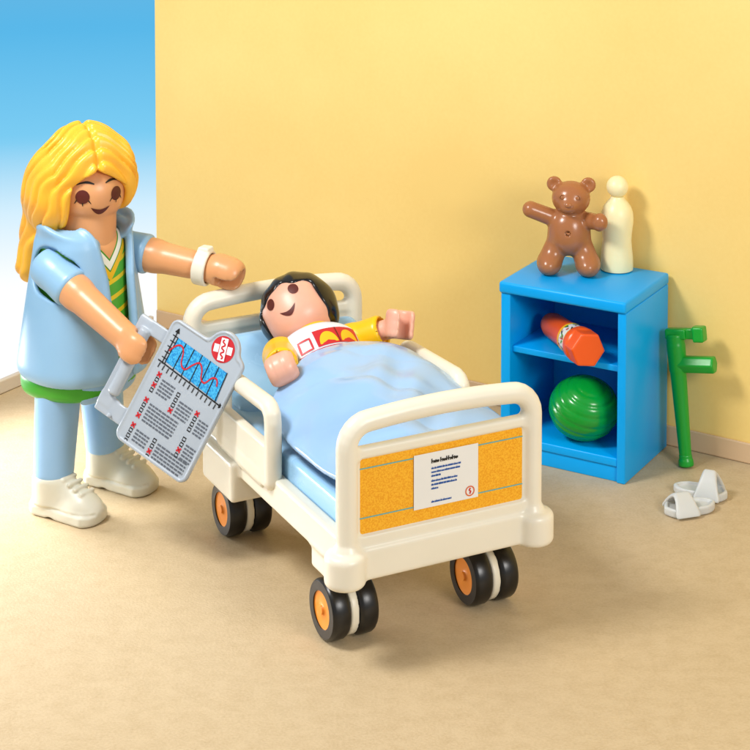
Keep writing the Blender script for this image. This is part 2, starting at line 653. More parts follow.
def footboard(P):
    d = end_frame(P, 0, .19)
    d = smin(d, box(P, (0, .001, .293), (.185, .007, .085), .003), .006)
    d = smin(d, box(P, (0, .0, .217), (.185, .012, .013), .005), .004)
    d = smin(d, box(P, (0, .0, .178), (.19, .017, .029), .006), .004)
    for s in (-1, 1):
        d = smin(d, cyl(P, (s * .192, -.002, .143), (s * .192, -.002, .204), .037, r=.012), .006)
        d = smin(d, cyl(P, (s * .188, 0, .2), (s * .188, 0, .214), .026, .022, r=.004), .006)
    # recess that takes the printed panel
    d = np.maximum(d, -box(P, (0, -.012, .297), (.1665, .008, .069), .006))
    return d
fb = sculpt('footboard', footboard, (-.25, -.06, .12), (.25, .06, .48), .0038, M['bed_white'], bed)
pan = Print(lambda uv, l: np.stack([uv[:, 0], -.0048 - .0009 * l + 0 * uv[:, 0], uv[:, 1]], -1))
def rrect(u0, v0, u1, v1, r, n=5):
    p = []
    for cx, cy, a in ((u1 - r, v0 + r, -90), (u1 - r, v1 - r, 0), (u0 + r, v1 - r, 90), (u0 + r, v0 + r, 180)):
        p += arc2((cx, cy), r, a, a + 90, n)
    return p
pan.fan(rrect(-.1655, .2295, .1655, .3645, .006), M['print_orange'], 1)
for a, b in ((-.1655, -.0595), (.0715, .1655)):
    for z in (.347, .2585):
        pan.stroke([(a, z), (b, z)], .0022, M['ink_cyan'], 1.5, sub=2)
pan.build('printed_panel', fb)
random.seed(4)
notice = Print(lambda uv, l: np.stack([uv[:, 0], -.0075 - .0007 * l + 0 * uv[:, 0], uv[:, 1]], -1))
notice.rect(-.0595, .253, .0715, .352, M['paper'], 0)
def scribble(pr, u, v, length, hgt, mat, layer, gaps, vdir=1):
    x = u
    while x < u + length - hgt * .3:
        w = min(random.uniform(1.2, 3.6) * hgt, u + length - x)
        pr.rect(x, v, x + w, v + hgt * random.uniform(.85, 1.15), mat, layer)
        if random.random() < .5:
            pr.rect(x + w * .3, v, x + w * .3 + hgt * .25, v + hgt * 1.45, mat, layer)
        x += w + hgt * gaps
for x0, word in ((-.0245, (1, 0, .3, 0)), (-.0065, (1, .2, 0, 1, 1, 0, 1, .3, 0))):
    x = x0
    for tall in word:
        notice.rect(x, .3322, x + .0022, .3372 + .0034 * tall, M['ink_black'], 1)
        notice.rect(x + .0018, .3332 if tall < .5 else .3350, x + .0041, .3370, M['ink_black'], 1)
        x += .0040
for v, wd in ((.3215, .060), (.3145, .059), (.3075, .019), (.2985, .053), (.2915, .052), (.2845, .014), (.2605, .041)):
    scribble(notice, -.0245, v, wd, .0030, M['ink_blue'], 1, .22)
ring = [(.0545 + .0085 * math.cos(i * math.pi / 12), .267 + .0085 * math.sin(i * math.pi / 12)) for i in range(24)]
notice.stroke(ring, .0022, M['ink_orange'], 1, closed=True)
notice.stroke([(.0555, .2725), (.0530, .269), (.0560, .266), (.0540, .262)], .0032, M['ink_red'], 1)
notice.build('notice', fb)

def headboard(P):
    d = end_frame(P, LEN, .19)
    d = smin(d, box(P, (0, LEN, .285), (.185, .007, .09), .003), .006)
    d = smin(d, box(P, (0, LEN, .19), (.19, .017, .035), .006), .004)
    for s in (-1, 1):
        d = smin(d, cyl(P, (s * .192, LEN, .143), (s * .192, LEN, .204), .037, r=.012), .006)
    return d
sculpt('headboard', headboard, (-.25, LEN - .06, .12), (.25, LEN + .06, .48), .0042, M['bed_white'], bed)

YF, YR = .098, .572
def base(P):
    d = box(P, (0, LEN / 2, .190), (.19, LEN / 2 - .01, .012), .004)
    for s in (-1, 1):
        d = smin(d, box(P, (s * .193, LEN / 2, .202), (.0135, LEN / 2, .030), .006), .006)
        # wheel housings
        d = smin(d, box(P, (s * .178, .515, .163), (.046, .078, .040), .008), .006)
        d = smin(d, box(P, (s * .156, .088, .156), (.046, .034, .028), .010), .01)
        for y in (YF, YR):
            d = smin(d, cap(P, (s * .146, y, .14), (s * .146, y, .06), .0085), .004)
            d = smin(d, cyl(P, (s * .146 - .0078, y, .0547), (s * .146 + .0078, y, .0547), .0505, r=.002), .003)
    return d
sculpt('frame', base, (-.26, -.03, .0), (.26, LEN + .03, .26), .0045, M['bed_white'], bed)

def side_rail(s):
    def f(P):
        x = s * .203
        P = P + A(0, 0, .012 if s > 0 else 0)
        p = [(x, .283, .225), (x, .283, .335)]
        p += [(x, .283 + .026 - .026 * math.cos(math.radians(a)), .337 + .026 * math.sin(math.radians(a))) for a in (30, 60, 90)]
        p += [(x, .50, .357)]
        p += [(x, .50 + .026 * math.sin(math.radians(a)), .331 + .026 * math.cos(math.radians(a))) for a in (30, 60, 90)]
        p += [(x, .526, .225)]
        d = poly_cap(P, p, .0165)
        d = smin(d, box(P, (x, .405, .247), (.010, .121, .042), .005), .008)
        d = smin(d, box(P, (x - s * .004, .42, .215), (.012, .10, .018), .005), .006)
        return d
    lo = (-.24, .24, .18) if s < 0 else (.16, .24, .18)
    return sculpt('side_rail', f, lo, (lo[0] + .08, .57, .40), .0036, M['bed_white'], bed)
side_rail(-1)
side_rail(1)

def wheel(xc, y, outer):
    e0 = lathe('wheel', [(.034, -.018), (.050, -.018), (.0525, -.0155), (.0545, -.011), (.0545, .011), (.0525, .0155), (.050, .018), (.034, .018), (.034, -.018)], M['tyre'], bed, 56, 'x')
    e0.location = (xc, y, .0547)
    hb = lathe('hub', [(0, -.0195), (.007, -.0195), (.0085, -.016), (.012, -.0145), (.030, -.0150), (.0405, -.0166), (.0415, -.0172), (.0415, .0172), (.0405, .0166), (.03, .015), (.012, .0145), (.0085, .016), (.007, .0195), (0, .0195)], M['orange_hub'], e0, 48, 'x')
    return e0
for s in (-1, 1):
    for y in (YF, YR):
        for o in (-1, 1):
            wheel(s * .146 + o * .0275, y, o)

def mattress(P):
    return box(P, (0, .37, .247), (.180, .352, .028), .010)
sculpt('mattress', mattress, (-.2, .0, .2), (.2, .74, .29), .005, M['mattress'], bed)
def pillow(P):
    th = math.radians(24)
    R = np.array([[1, 0, 0], [0, math.cos(th), -math.sin(th)], [0, math.sin(th), math.cos(th)]])
    d = box(P, (0, .605, .300), (.172, .115, .034), .030, R)
    d = smax(d, -ell(P, (0, .57, .40), (.12, .11, .085)), .03)
    return d
sculpt('pillow', pillow, (-.2, .45, .2), (.2, .73, .41), .005, M['mattress'], bed)

# ------------------------------------------------------------------ blanket over the child
def hz(x, y):
    b = .302 + .012 * np.clip((x + .1) / .3, 0, 1)
    top = np.interp(y, [0, .04, .12, .22, .32, .40, .46, .5], [.335, .352, .365, .385, .403, .406, .398, .39])
    ww = np.interp(y, [0, .1, .3, .5], [2.6, 2.4, 2.0, 2.0])
    t = np.clip(np.abs(x - .004) / .20, 0, 1)
    ww = ww + np.where(x > 0, 1.6, 0) * np.clip(x / .05, 0, 1) * np.clip((y - .18) / .15, .2, 1)
    b = b + np.where(x > 0, .022, 0) * np.clip(x / .15, 0, 1)
    h = b + (top - b) * np.clip(1 - t ** ww, 0, 1)
    lo = (1 - t ** 3) * np.clip((.46 - y) / .16, .12, 1)
    h = h + .0075 * np.sin(21 * x + 13 * y + 1.3 * np.sin(19 * y)) * lo
    h = h + .0055 * np.sin(44 * y - 33 * x + 1.6 * np.sin(24 * x + 2) + 1.1) * lo
    h = h + .0008 * np.sin(71 * x + 58 * y + 2.0 * np.sin(31 * y)) * lo
    w_ = (.55 * x + .8 * y + .010 * np.sin(28 * x)) / .115 + .2
    h = h + .007 * (np.abs(np.sin(np.pi * w_)) - .6) * lo
    return h
def blanket(P):
    x, y, z = P[:, 0], P[:, 1], P[:, 2]
    d = (z - hz(x, y)) * .72
    sh = smax(d, -(d + .009), .006)
    ymax = .456 - .9 * np.clip(np.abs(x + .0) - .05, 0, 1) ** 1.2 * np.where(x < 0, 1.0, .55)
    sh = smax(sh, y - ymax, .006)
    sh = smax(sh, .024 - y, .006)
    # rounded plan outline, near edge bowed
    xe = .186 - .020 * ((y - .2) / .2) ** 2
    sh = smax(sh, -(x + xe), .006)
    sh = smax(sh, x - .190, .006)
    # skirt along the edges
    sk_ = np.abs(np.maximum(-(x + xe), x - .190) + .004) - .004
    return sh
bl = sculpt('blanket', blanket, (-.21, .0, .25), (.21, .5, .45), .0038, M['blanket'])
bl.matrix_world = BED
tag(bl, 'glossy pale blue blanket covering the child in the white bed', 'blanket')

# ------------------------------------------------------------------ toy hand, built in any frame
def hand(P, c, ax, op, R=.033, L=.030, hole=.0155, slot=.015, edge=.022, deep=None):
    """clip hand: c centre, ax = axis of the grip hole, op = direction the slot opens"""
    c, ax, op = A(*c), A(*ax), A(*op)
    ax = ax / np.linalg.norm(ax)
    op = op - ax * (op @ ax)
    op = op / np.linalg.norm(op)
    sd = np.cross(ax, op)
    q = P - c
    h, o, s = q @ ax, q @ op, q @ sd
    rad = np.sqrt(o * o + s * s)
    body = smax(rad - R, np.abs(h) - L, edge)
    # finger grooves around the grip
    body = body + .0018 * np.exp(-(np.abs((h + L * 2) % (L * .62) - L * .31) / .0020) ** 2) * np.clip(np.abs(o) / R - .2, 0, 1)
    inner = rad - hole
    if deep is not None:
        inner = smax(inner, h - deep, .006)
    body = smax(body, -inner, .006)
    cut = smax(np.abs(s) - slot, -o, .004)
    if deep is not None:
        cut = smax(cut, h - deep, .008)
    return smax(body, -cut, .008)

# ------------------------------------------------------------------ child in the bed
th = math.radians(33)
MB3 = np.array(BED.to_3x3())
u_ = MB3 @ A(-.05, math.cos(th), math.sin(th)); u_ /= np.linalg.norm(u_)
l_ = MB3 @ A(1, .05, 0); l_ -= u_ * (l_ @ u_); l_ /= np.linalg.norm(l_)
n_ = np.cross(l_, u_)           # towards the belly
head_w = np.array(BED @ Vector((.003, .62, .415)))
base_w = head_w - .235 * u_
mt = Matrix.Identity(4)
for i in range(3):
    mt[i][0], mt[i][1], mt[i][2], mt[i][3] = l_[i], -n_[i], u_[i], base_w[i]
boy = empty('toy_figure', mt, 'black haired toy child lying in the bed with bare smiling face', 'toy figure')
BT = np.array(mt.inverted())
def to_boy(p):                     # bed coordinates -> child coordinates
    w = BED @ Vector(p)
    return (BT[:3, :3] @ np.array(w)) + BT[:3, 3]
HZ = .235
hR = to_boy((-.130, .405, .388))
hL = to_boy((.162, .47, .412))
sR, sL = A(-.082, 0, .140), A(.082, 0, .140)
def head_shape(P, z, r=.066):
    q = P - A(0, 0, z)
    a = ell(q, (0, 0, .004), (r, r, r * 1.0))
    b = cyl(q, (0, 0, -.058), (0, 0, .045), r * .93, r, r=.035)
    return smin(a, b, .03)
mid_dirR = (hR - sR) / np.linalg.norm(hR - sR)
mid_dirL = (hL - sL) / np.linalg.norm(hL - sL)
v_cam, v_rt, v_up = (BT[:3, :3] @ A(*v) for v in ((0, -.94, .34), (1, 0, 0), (0, .34, .94)))
def boy_body(P):
    d = head_shape(P, HZ)
    d = smin(d, cyl(P, (0, 0, .10), (0, 0, .20), .040, .036, r=.01), .012)
    d = smin(d, cap(P, (0, 0, .03), (0, 0, .11), .045), .02)
    for s_, h_, dr in ((sR, hR, mid_dirR), (sL, hL, mid_dirL)):
        d = smin(d, cap(P, s_ * .6 + A(0, 0, .045), s_, .022, .022), .01)
        d = smin(d, cap(P, s_, h_ - dr * .035, .022, .020), .008)
    d = smin(d, hand(P, hR, v_rt + v_up * .45, -v_cam - v_up * .4, .031, .033, edge=.026), .008)
    d = smin(d, hand(P, hL, v_up + v_rt * .1, v_cam * .9 + v_rt * .55, .030, .029, .0150, .0135, edge=.010), .008)
    return d
bb = sculpt('body', boy_body, (-.21, -.22, .0), (.24, .10, .32), .0036, M['boy_skin'], boy)
boy_yaw = math.radians(-44)
RB = rotz(boy_yaw)
def face_map(sdf, Rm, zc, r, off=0.0):
    def mp(uv, layer):
        a = uv[:, 0] / r
        dr = np.stack([np.sin(a), -np.cos(a), 0 * a], -1) @ Rm.T
        st = dr * .16 + np.stack([0 * a, 0 * a, zc + uv[:, 1]], -1) + off
        return march(sdf, st, -dr, .0006 + .0005 * layer)
    return mp
bf = face_map(lambda P: head_shape(P, HZ), RB, HZ, .066)
for sg in (-1, 1):
    pr = Print(bf)
    pr.ellipse((sg * .0265, .012), (.0098, .0125), M['ink_brown'], 1, 4)
    pr.build('eye', bb)
pr = Print(bf)
mouth = [(-.018 + .036 * i / 14, -.0205 - .0075 * math.sin(math.pi * i / 14) + .002) for i in range(15)]
low = [(.017 - .034 * i / 14, -.0205 - .0155 * math.sin(math.pi * i / 14) ** .8) for i in range(15)]
pr.band(mouth, low[::-1], M['ink_brown'], 1)
pr.build('mouth', bb)
def boy_hair(P):
    q = (P - A(0, 0, HZ)) @ RB
    x, y, z = q[:, 0], q[:, 1], q[:, 2]
    d = smin(ell(q, (0, .008, .012), (.079, .079, .078)), cyl(q, (0, .012, -.045), (0, .012, .02), .066, .077, r=.02), .03)
    ang = np.arctan2(x, z - .2)
    d = d + .0011 * np.sin(170 * x + 30 * y)
    # wavy fringe, open face
    zf = .034 + .0060 * np.sin(85 * x + 1.2) + .003 * np.sin(170 * x) - 3.2 * x * x
    face = smax(smax(z - zf, y + .012, .01), -(z + .2), .01)
    face = smax(face, np.abs(x) - .061, .012)
    return smax(d, -face, .009)
sculpt('hair', boy_hair, (-.1, -.1, HZ - .08), (.1, .1, HZ + .11), .0024, M['hair_black'], boy)
def boy_shirt(P):
    q = P * A(1, 1.28, 1)
    d = cyl(q, (0, 0, -.02), (0, 0, .168), .098, .078, r=.035) * .85
    return smin(d, ell(P, (0, 0, .13), (.092, .062, .045)), .02)
sh = sculpt('shirt', boy_shirt, (-.13, -.12, -.04), (.13, .12, .2), .004, M['boy_white'], boy)
col_ = lathe('collar', [(.039, .160), (.047, .157), (.052, .163), (.047, .172), (.040, .170), (.039, .160)], M['boy_yellow'], boy)
def smap(sdf):
    def mp(uv, layer):
        st = np.stack([uv[:, 0], -.2 + 0 * uv[:, 0], uv[:, 1]], -1)
        return march(sdf, st, A(0, 1, 0), .0006 + .0006 * layer)
    return mp
pr = Print(smap(boy_shirt))
pr.rect(-.032, .098, .068, .136, M['ink_red'], 1, 8)
for cx in (-.006, .042):
    pr.ellipse((cx, .102), (.020, .026), M['ink_yellow'], 2, 4, a0=0, a1=180)
pr.stroke([(.0175, .099), (.0175, .135)], .002, M['ink_brown'], 2.5, sub=5)
pr.stroke([(-.064, .100), (-.042, .100), (-.042, .124), (-.064, .124)], .004, M['ink_red'], 1, closed=True, sub=5)
pr.stroke([(-.07, .093), (.07, .093)], .003, M['ink_red'], 1, sub=12)
pr.build('shirt_print', sh)
pr = Print(smap(lambda P: cyl(P, (0, 0, .157), (0, 0, .175), .052)))
for s_, h_, dr in ((sR, hR, mid_dirR), (sL, hL, mid_dirL)):
    L = np.linalg.norm(h_ - s_)
    def slv(P, s_=s_, h_=h_, dr=dr, L=L):
        d = cyl(P, s_ - dr * .02, s_ + dr * (L - .035), .034, .033, r=.014)
        d = smin(d, sph(P, s_, .036), .012)
        return smax(d, -cyl(P, s_ + dr * (L - .05), s_ + dr * L, .026), .004)
    c = (s_ + h_) / 2
    sculpt('sleeve', slv, c - .13, c + .13, .0038, M['boy_yellow'], boy)

# ------------------------------------------------------------------ nurse figure
nurse = empty('toy_figure', NUR, 'long haired blonde toy figure in pale blue coat standing beside the bed', 'toy figure')
NI = np.array(NUR.inverted())
def to_nurse(p):
    return NI[:3, :3] @ np.array(p, float) + NI[:3, 3]
NZ = .660
HY = math.radians(-35)
RN = rotz(HY)
TR = math.radians(-15)           # the torso is turned a little towards the viewer
RT = rotz(TR)
tsR, tsL = A(-.089, -.010, .511), A(.098, -.002, .516)
nsR, nsL = RT @ tsR, RT @ tsL
HO = A(.007, -.013, 0)            # head sits slightly forward
nhR = to_nurse((-.497, 3.672, .345))
nhL = to_nurse(np.array(BED @ Vector((-.112, .735, .486))))
dR = (nhR - nsR) / np.linalg.norm(nhR - nsR)
dL = (nhL - nsL) / np.linalg.norm(nhL - nsL)
GRIP_AX = None
def nurse_head(P):
    q = P - HO - A(0, 0, NZ)
    return smin(ell(q, (0, 0, .004), (.068, .068, .069)), cyl(q, (0, 0, -.056), (0, 0, .045), .060, .068, r=.045), .03)
# clipboard plane, shared with the gripping hand
def px_ray(x, y):
    a, b = (x - 375) / F_PX, (PY - y) / F_PX
    c, s = math.cos(PITCH), math.sin(PITCH)
    return A(a, c + b * s, -s + b * c)
CP0, CPN = A(-.497, 3.660, .345), A(-.38, -.87, .31)
CPN = CPN / np.linalg.norm(CPN)
def on_board(x, y):
    d = px_ray(x, y)
    o = A(0, 0, CAM_H)
    return o + d * (((CP0 - o) @ CPN) / (d @ CPN))
b_tl, b_tr, b_bl = on_board(176, 316.5), on_board(246.7, 364), on_board(104, 428)
bu = b_tr - b_tl
BW = np.linalg.norm(bu); bu /= BW
bv = b_bl - b_tl
bv -= bu * (bv @ bu)
BH = np.linalg.norm(bv); bv /= BH
bn = np.cross(bu, bv)            # away from the camera
grip_a, grip_b = b_tl + bu * (-.165 * BW) + bv * (.2 * BH), b_tl + bu * (-.24 * BW) + bv * (.62 * BH)
GRIP_AX = NI[:3, :3] @ bv
GRIP_OP = NI[:3, :3] @ bu
nhR = to_nurse(b_tl + bu * (-.245 * BW) + bv * (.36 * BH) - bn * .0)
dR = (nhR - nsR) / np.linalg.norm(nhR - nsR)
v_front = NI[:3, :3] @ A(0, -1, 0)
def nurse_body(P):
    d = nurse_head(P)
    d = smin(d, cyl(P, (0, 0, .50), HO + A(0, 0, .64), .0690, .0560, r=.01), .003)
    d = smin(d, cap(P, (0, 0, .42), (0, 0, .50), .045), .02)
    for s_, h_, dr in ((nsR, nhR, dR), (nsL, nhL, dL)):
        d = smin(d, cap(P, s_ * A(.3, .3, 1), s_, .024), .01)
        d = smin(d, cap(P, s_, s_ + dr * .08, .030, .0345), .008)
        d = smin(d, cap(P, s_ + dr * .07, h_ - dr * .033, .0345, .0275), .01)
    d = smin(d, hand(P, nhR, GRIP_AX, GRIP_OP, .036, .031, .0165, .0155), .010)
    d = smin(d, hand(P, nhL, -dL + A(0, 0, .12), A(0, 0, -1) + v_front * 1.1 - dL * .3, .0345, .042, .0165, .0150, .034, .012), .010)
    return d
nb_ = sculpt('body', nurse_body, (-.17, -.33, .26), (.24, .10, .78), .0038, M['skin'], nurse)
nf = face_map(nurse_head, RN, NZ, .068, HO)
for sg in (-1, 1):
    pr = Print(nf)
    pr.ellipse((sg * .035, .004), (.0135, .0145), M['ink_brown'], 1, 4)
    for k, (a, b) in enumerate(((-1.25, -.55), (0, -1.0), (1.25, -.6)) if 1 else ()):
        c0 = (sg * .035 + a * .0088, .004 + b * .0118)
        pr.stroke([c0, (c0[0] + a * .0042, c0[1] - .0075)], [.0028, .0012], M['ink_black'], 1.2, sub=3)
    pr.build('eye', nb_)
    pr = Print(nf)
    pr.stroke([(sg * (.012 + .036 * i / 8), .0255 + .0075 * math.sin(math.pi * (.15 + .75 * i / 8))) for i in range(9)], [.0022, .0048, .0035, .0016], M['ink_black'], 1)
    pr.build('eyebrow', nb_)
pr = Print(nf)
up = [(-.0195 + .039 * i / 14, -.0205 - .004 * math.sin(math.pi * i / 14) + .0018 * abs(i - 7) / 7) for i in range(15)]
lo_ = [(.0185 - .037 * i / 14, -.0205 - .0150 * math.sin(math.pi * i / 14) ** .8) for i in range(15)]
pr.band(up, lo_[::-1], M['ink_brown'], 1)
pr.build('mouth', nb_)

def nurse_hair(P):
    q = (P - HO - A(0, 0, NZ)) @ RN
    x, y, z = q[:, 0], q[:, 1], q[:, 2]
    d = ell(q, (-.006, .016, .044), (.090, .092, .094))
    d = smin(d, ell(q, (-.078, .022, -.004), (.050, .078, .082)), .035)
    d = smin(d, ell(q, (.066, .006, .022), (.030, .060, .064)), .03)
    d = smin(d, ell(q, (-.012, .070, -.02), (.092, .055, .105)), .04)
    d = smin(d, cap(q, (-.058, .088, -.05), (-.088, .118, -.180), .052, .034), .014)
    ph = (y + .55 * z + 5.2 * np.minimum(x * x, .008) + .0060 * np.sin(42 * x + 34 * z + 1) + .0035 * np.sin(80 * z + 30 * x)) / .029
    rid = np.sqrt(np.sin(np.pi * ph) ** 2 + .02)
    amp = .0100 + .0025 * np.sin(2.1 * ph + .6)
    d = d - amp * (rid - .5)
    d = d + .008 * np.exp(-((x + .003) / .006) ** 2) * np.clip(z / .05, 0, 1)
    # face opening with parted fringe
    zf = .056 - .40 * np.abs(x + .006) - 4.5 * x * x
    face = smax(z - zf, y + .018, .012)
    face = smax(face, np.abs(x - .002) - .061, .014)
    d = smax(d, -face, .010)
    # keep the neck and chin free
    d = smax(d, -cyl(q, (0, -.06, -.2), (0, -.06, -.068), .075), .01)
    return d
sculpt('hair', nurse_hair, (-.20, -.16, NZ - .24), (.16, .19, NZ + .165), .0028, M['hair_yellow'], nurse)

def efr(P, z0, z1, a0, b0, a1, b1, r):
    """rounded elliptical frustum"""
    t = np.clip((P[:, 2] - z0) / (z1 - z0), 0, 1)
    a, b = a0 + (a1 - a0) * t, b0 + (b1 - b0) * t
    q = P.copy()
    q[:, 0] = P[:, 0] / a
    q[:, 1] = P[:, 1] / b
    k0 = np.sqrt(np.abs(q[:, 0]) ** 2.4 + np.abs(q[:, 1]) ** 2.4 + 1e-12) ** (2 / 2.4)
    side = (k0 - 1) * np.minimum(a, b)
    return smax(side, np.abs(P[:, 2] - (z0 + z1) / 2) - (z1 - z0) / 2, r)
def shirt_f(P):
    d = efr(P, .25, .584, .108, .096, .088, .068, .05)
    for s_ in (tsR, tsL):
        d = smin(d, sph(P, s_ * A(.80, 1, 1), .0385), .012)
    return d
sculpt('shirt', shirt_f, (-.17, -.12, .23), (.17, .12, .6), .004, M['shirt'], nurse).rotation_euler = (0, 0, TR)
def coat_f(P):
    x, y, z = P[:, 0], P[:, 1], P[:, 2]
    out = efr(P, .268, .598, .143, .128, .093, .086, .045)
    inn = efr(P, .22, .586, .131, .116, .086, .074, .03)
    d = smax(out, -inn, .008)
    w = np.interp(z, [.25, .36, .49, .575, .63], [.020, .025, .033, .053, .074])
    ed_ = np.abs(x - .020) - w * .88
    d = d - .0042 * np.exp(-((ed_ - .011) / .0075) ** 2) * (y < 0) * np.clip((z - .30) / .05, 0, 1)
    op = smax(np.abs(x - .020) - w * .88, y + .01, .006)
    d = smax(d, -op, .009)
    d = smax(d, -cyl(P, (0, 0, .53), (0, 0, .65), .066), .008)
    for s_, dr in ((tsR, RT.T @ dR), (tsL, RT.T @ dL)):
        d = smax(d, -cap(P, s_ - A(s_[0] * .3, 0, 0), s_ + A(s_[0] * .6, 0, 0), .050), .006)
        d = smax(d, -cap(P, s_, s_ + dr * .03, .049), .006)
    # turned collar and lapels
    rad = np.sqrt((x / 1.12) ** 2 + y * y)
    lf = np.clip(x / .03 + .5, 0, 1)
    frt = np.clip(-y / .08, 0, 1)
    cone = np.abs((rad - (.074 + (z - .560) * (.30 + .75 * frt * lf))) * .80) - .0062
    cl = smax(cone, smax(z - (.606 - .008 * np.clip(y / .06, 0, 1) + .008 * frt * lf - .034 * frt * (1 - lf)), .542 - .020 * frt - z, .01), .010)
    cl = smax(smax(cl, rad - .103, .014), -(smax(np.abs(x - .022) - (.026 + .30 * np.clip(z - .53, 0, 1)), y, .006)), .010)
    return smin(d, cl, .008)
sculpt('coat', coat_f, (-.18, -.17, .245), (.18, .16, .64), .0038, M['coat'], nurse).rotation_euler = (0, 0, TR)
for s_, dr in ((nsR, dR), (nsL, dL)):
    def slv(P, s_=s_, dr=dr):
        d = cyl(P, s_ - dr * .03, s_ + dr * .070, .0375, .0425, r=.010)
        return smin(d, sph(P, s_, .0390), .01)
    c = s_ + dr * .04
    sculpt('sleeve', slv, c - .11, c + .11, .0036, M['coat'], nurse)
wr = nhL - dL * .050
def cuff(P):
    q = P - wr
    h = q @ dL
    rad = ln(q - h[:, None] * dL)
    d = smax(smax(rad - .0385, -(rad - .031), .004), np.abs(h) - .0155, .006)
    t = np.cross(dL, A(0, 0, 1)); t /= np.linalg.norm(t)
    upv = np.cross(t, dL)
    return smin(d, box(P, wr + upv * .039, (.013, .013, .006), .004), .004)
sculpt('wristband', cuff, wr - .06, wr + .06, .0028, M['white'], nurse)
LX = .078
FO = A(-.004, .010, 0)           # legs swing back a little under the coat
def belt_f(P):
    return efr(P - FO, .243, .295, .122, .108, .124, .112, .02)
sculpt('waistband', belt_f, (-.16, -.14, .21), (.14, .16, .31), .0042, M['green_belt'], nurse)
def trousers_f(P):
    d = None
    for s in (-1, 1):
        y0 = .006 if s < 0 else -.004
        l = cyl(P, FO + A(s * (LX + .006), y0, .074), FO + A(s * (LX - .006), 0, .262), .0415, .048, r=.010)
        d = l if d is None else smin(d, l, .012)
    pel = smax(efr(P - FO, .236, .296, .118, .106, .125, .114, .02), .006 - .47 * P[:, 0] + .88 * P[:, 1], .01)
    return smin(d, pel, .012)
sculpt('trousers', trousers_f, (-.17, -.14, .05), (.16, .12, .31), .004, M['trouser'], nurse)
def shoe_f(s):
    cx = s * (LX + .008) + FO[0]
    y0 = (.006 if s < 0 else -.004) + FO[1]
    def f(P):
        q = P - A(cx, y0, 0)
        x, y, z = q[:, 0], q[:, 1], q[:, 2]
        wid = np.interp(y, [-.135, -.10, -.03, .03, .05], [.034, .044, .038, .036, .030])
        sole = smax(smax(np.abs(x) - wid, smax(-(y + .122), y - .050, .03), .03), np.abs(z - .0135) - .0135, .008)
        up_ = smin(ell(q, (0, -.070, .022), (.040, .055, .034)), cyl(q, (0, 0, .02), (0, 0, .086), .044, .042, r=.012), .022)
        up_ = smin(up_, cap(q, (0, -.02, .062), (0, -.075, .037), .026, .022), .02)
        d = smin(sole, smax(up_, -z, .004), .006)
        d = d + .0022 * np.exp(-((z - .024) / .0028) ** 2) * (np.abs(x) > .015)
        for k in range(4):
            yy, zz = -.040 - .0150 * k, .0835 - .0075 * k
            d = smin(d, cap(q, (-.016, yy, zz - .003), (.016, yy - .004, zz - .003), .0048), .003)
        # sole arch
        return smax(d, -cap(q, (-.06, -.018, -.012), (.06, -.018, -.012), .0165), .004)
    sculpt('shoe', f, (cx - .06, y0 - .15, -.005), (cx + .06, y0 + .07, .10), .0030, M['shoe'], nurse)
shoe_f(-1)
shoe_f(1)

# ------------------------------------------------------------------ clipboard
mt = Matrix.Identity(4)
for i in range(3):
    mt[i][0], mt[i][1], mt[i][2], mt[i][3] = bu[i], -bv[i], -bn[i], b_tl[i]     # x right, y up, z towards the viewer
clip = empty('clipboard', mt, 'grey clipboard with printed chart and red emblem held by the blonde figure', 'clipboard')
def board_f(P):
    d2 = box(P, (BW / 2, -BH / 2, 0), (BW / 2, BH / 2, .0055), .0)
    q = P.copy()
    x, y, z = q[:, 0], q[:, 1], q[:, 2]
    def rr(cx, cy, hx, hy, r):
        ax_, ay_ = np.abs(x - cx) - hx + r, np.abs(y - cy) - hy + r
        return np.sqrt(np.maximum(ax_, 0) ** 2 + np.maximum(ay_, 0) ** 2) + np.minimum(np.maximum(ax_, ay_), 0) - r
    pl = rr(BW / 2, -BH / 2, BW / 2, BH / 2, .017)
    tab = np.sqrt((x - .69 * BW) ** 2 + (y + .001) ** 2) - .0355
    pl = smin(pl, tab, .014)
    d = smax(pl, np.abs(z) - .006, .004)
    d = np.maximum(d, -np.maximum(pl + .0055, .0042 - z))       # raised rim
    return d
bd = sculpt('board', board_f, (-.02, -BH - .02, -.015), (BW + .02, .05, .015), .0026, M['board'], clip)
def handle_f(P):
    x0, x1 = -.39 * BW, .02
    d = box(P, (-.17 * BW, -.175 * BH, -.0035), (.215 * BW, .055 * BH, .0035), .003)
    d = smin(d, box(P, (-.17 * BW, -.845 * BH, -.0035), (.215 * BW, .075 * BH, .0035), .003), .004)
    d = smin(d, box(P, (-.30 * BW, -.50 * BH, -.0035), (.085 * BW, .36 * BH, .0035), .003), .006)
    d = smin(d, cyl(P, (-.245 * BW, -.20 * BH, .002), (-.245 * BW, -.75 * BH, .002), .0125, r=.005), .004)
    d = smin(d, cyl(P, (-.16 * BW, -.895 * BH, .003), (-.16 * BW, -.895 * BH, .007), .005, r=.001), .002)
    d = smax(d, -box(P, (-.08 * BW, -.51 * BH, 0), (.075 * BW, .27 * BH, .03), .008), .004)
    return d
sculpt('handle', handle_f, (-.45 * BW, -BH, -.02), (.06 * BW, -.05 * BH, .025), .0028, M['board'], clip)
pr = Print(lambda uv, l: np.stack([uv[:, 0] * BW, -uv[:, 1] * BH, .0044 + .0005 * l + 0 * uv[:, 0]], -1))
pr.fan([(.155, .118), (.86, .132), (.895, .352), (.14, .318)], M['ink_chart'], 1)
pr.stroke([(.118, .345), (.118, .085)], .012, M['ink_black'], 2)
pr.fan([(.118, .052), (.088, .092), (.148, .092)], M['ink_black'], 2)
pr.stroke([(.06, .335), (.95, .362)], .010, M['ink_black'], 2)
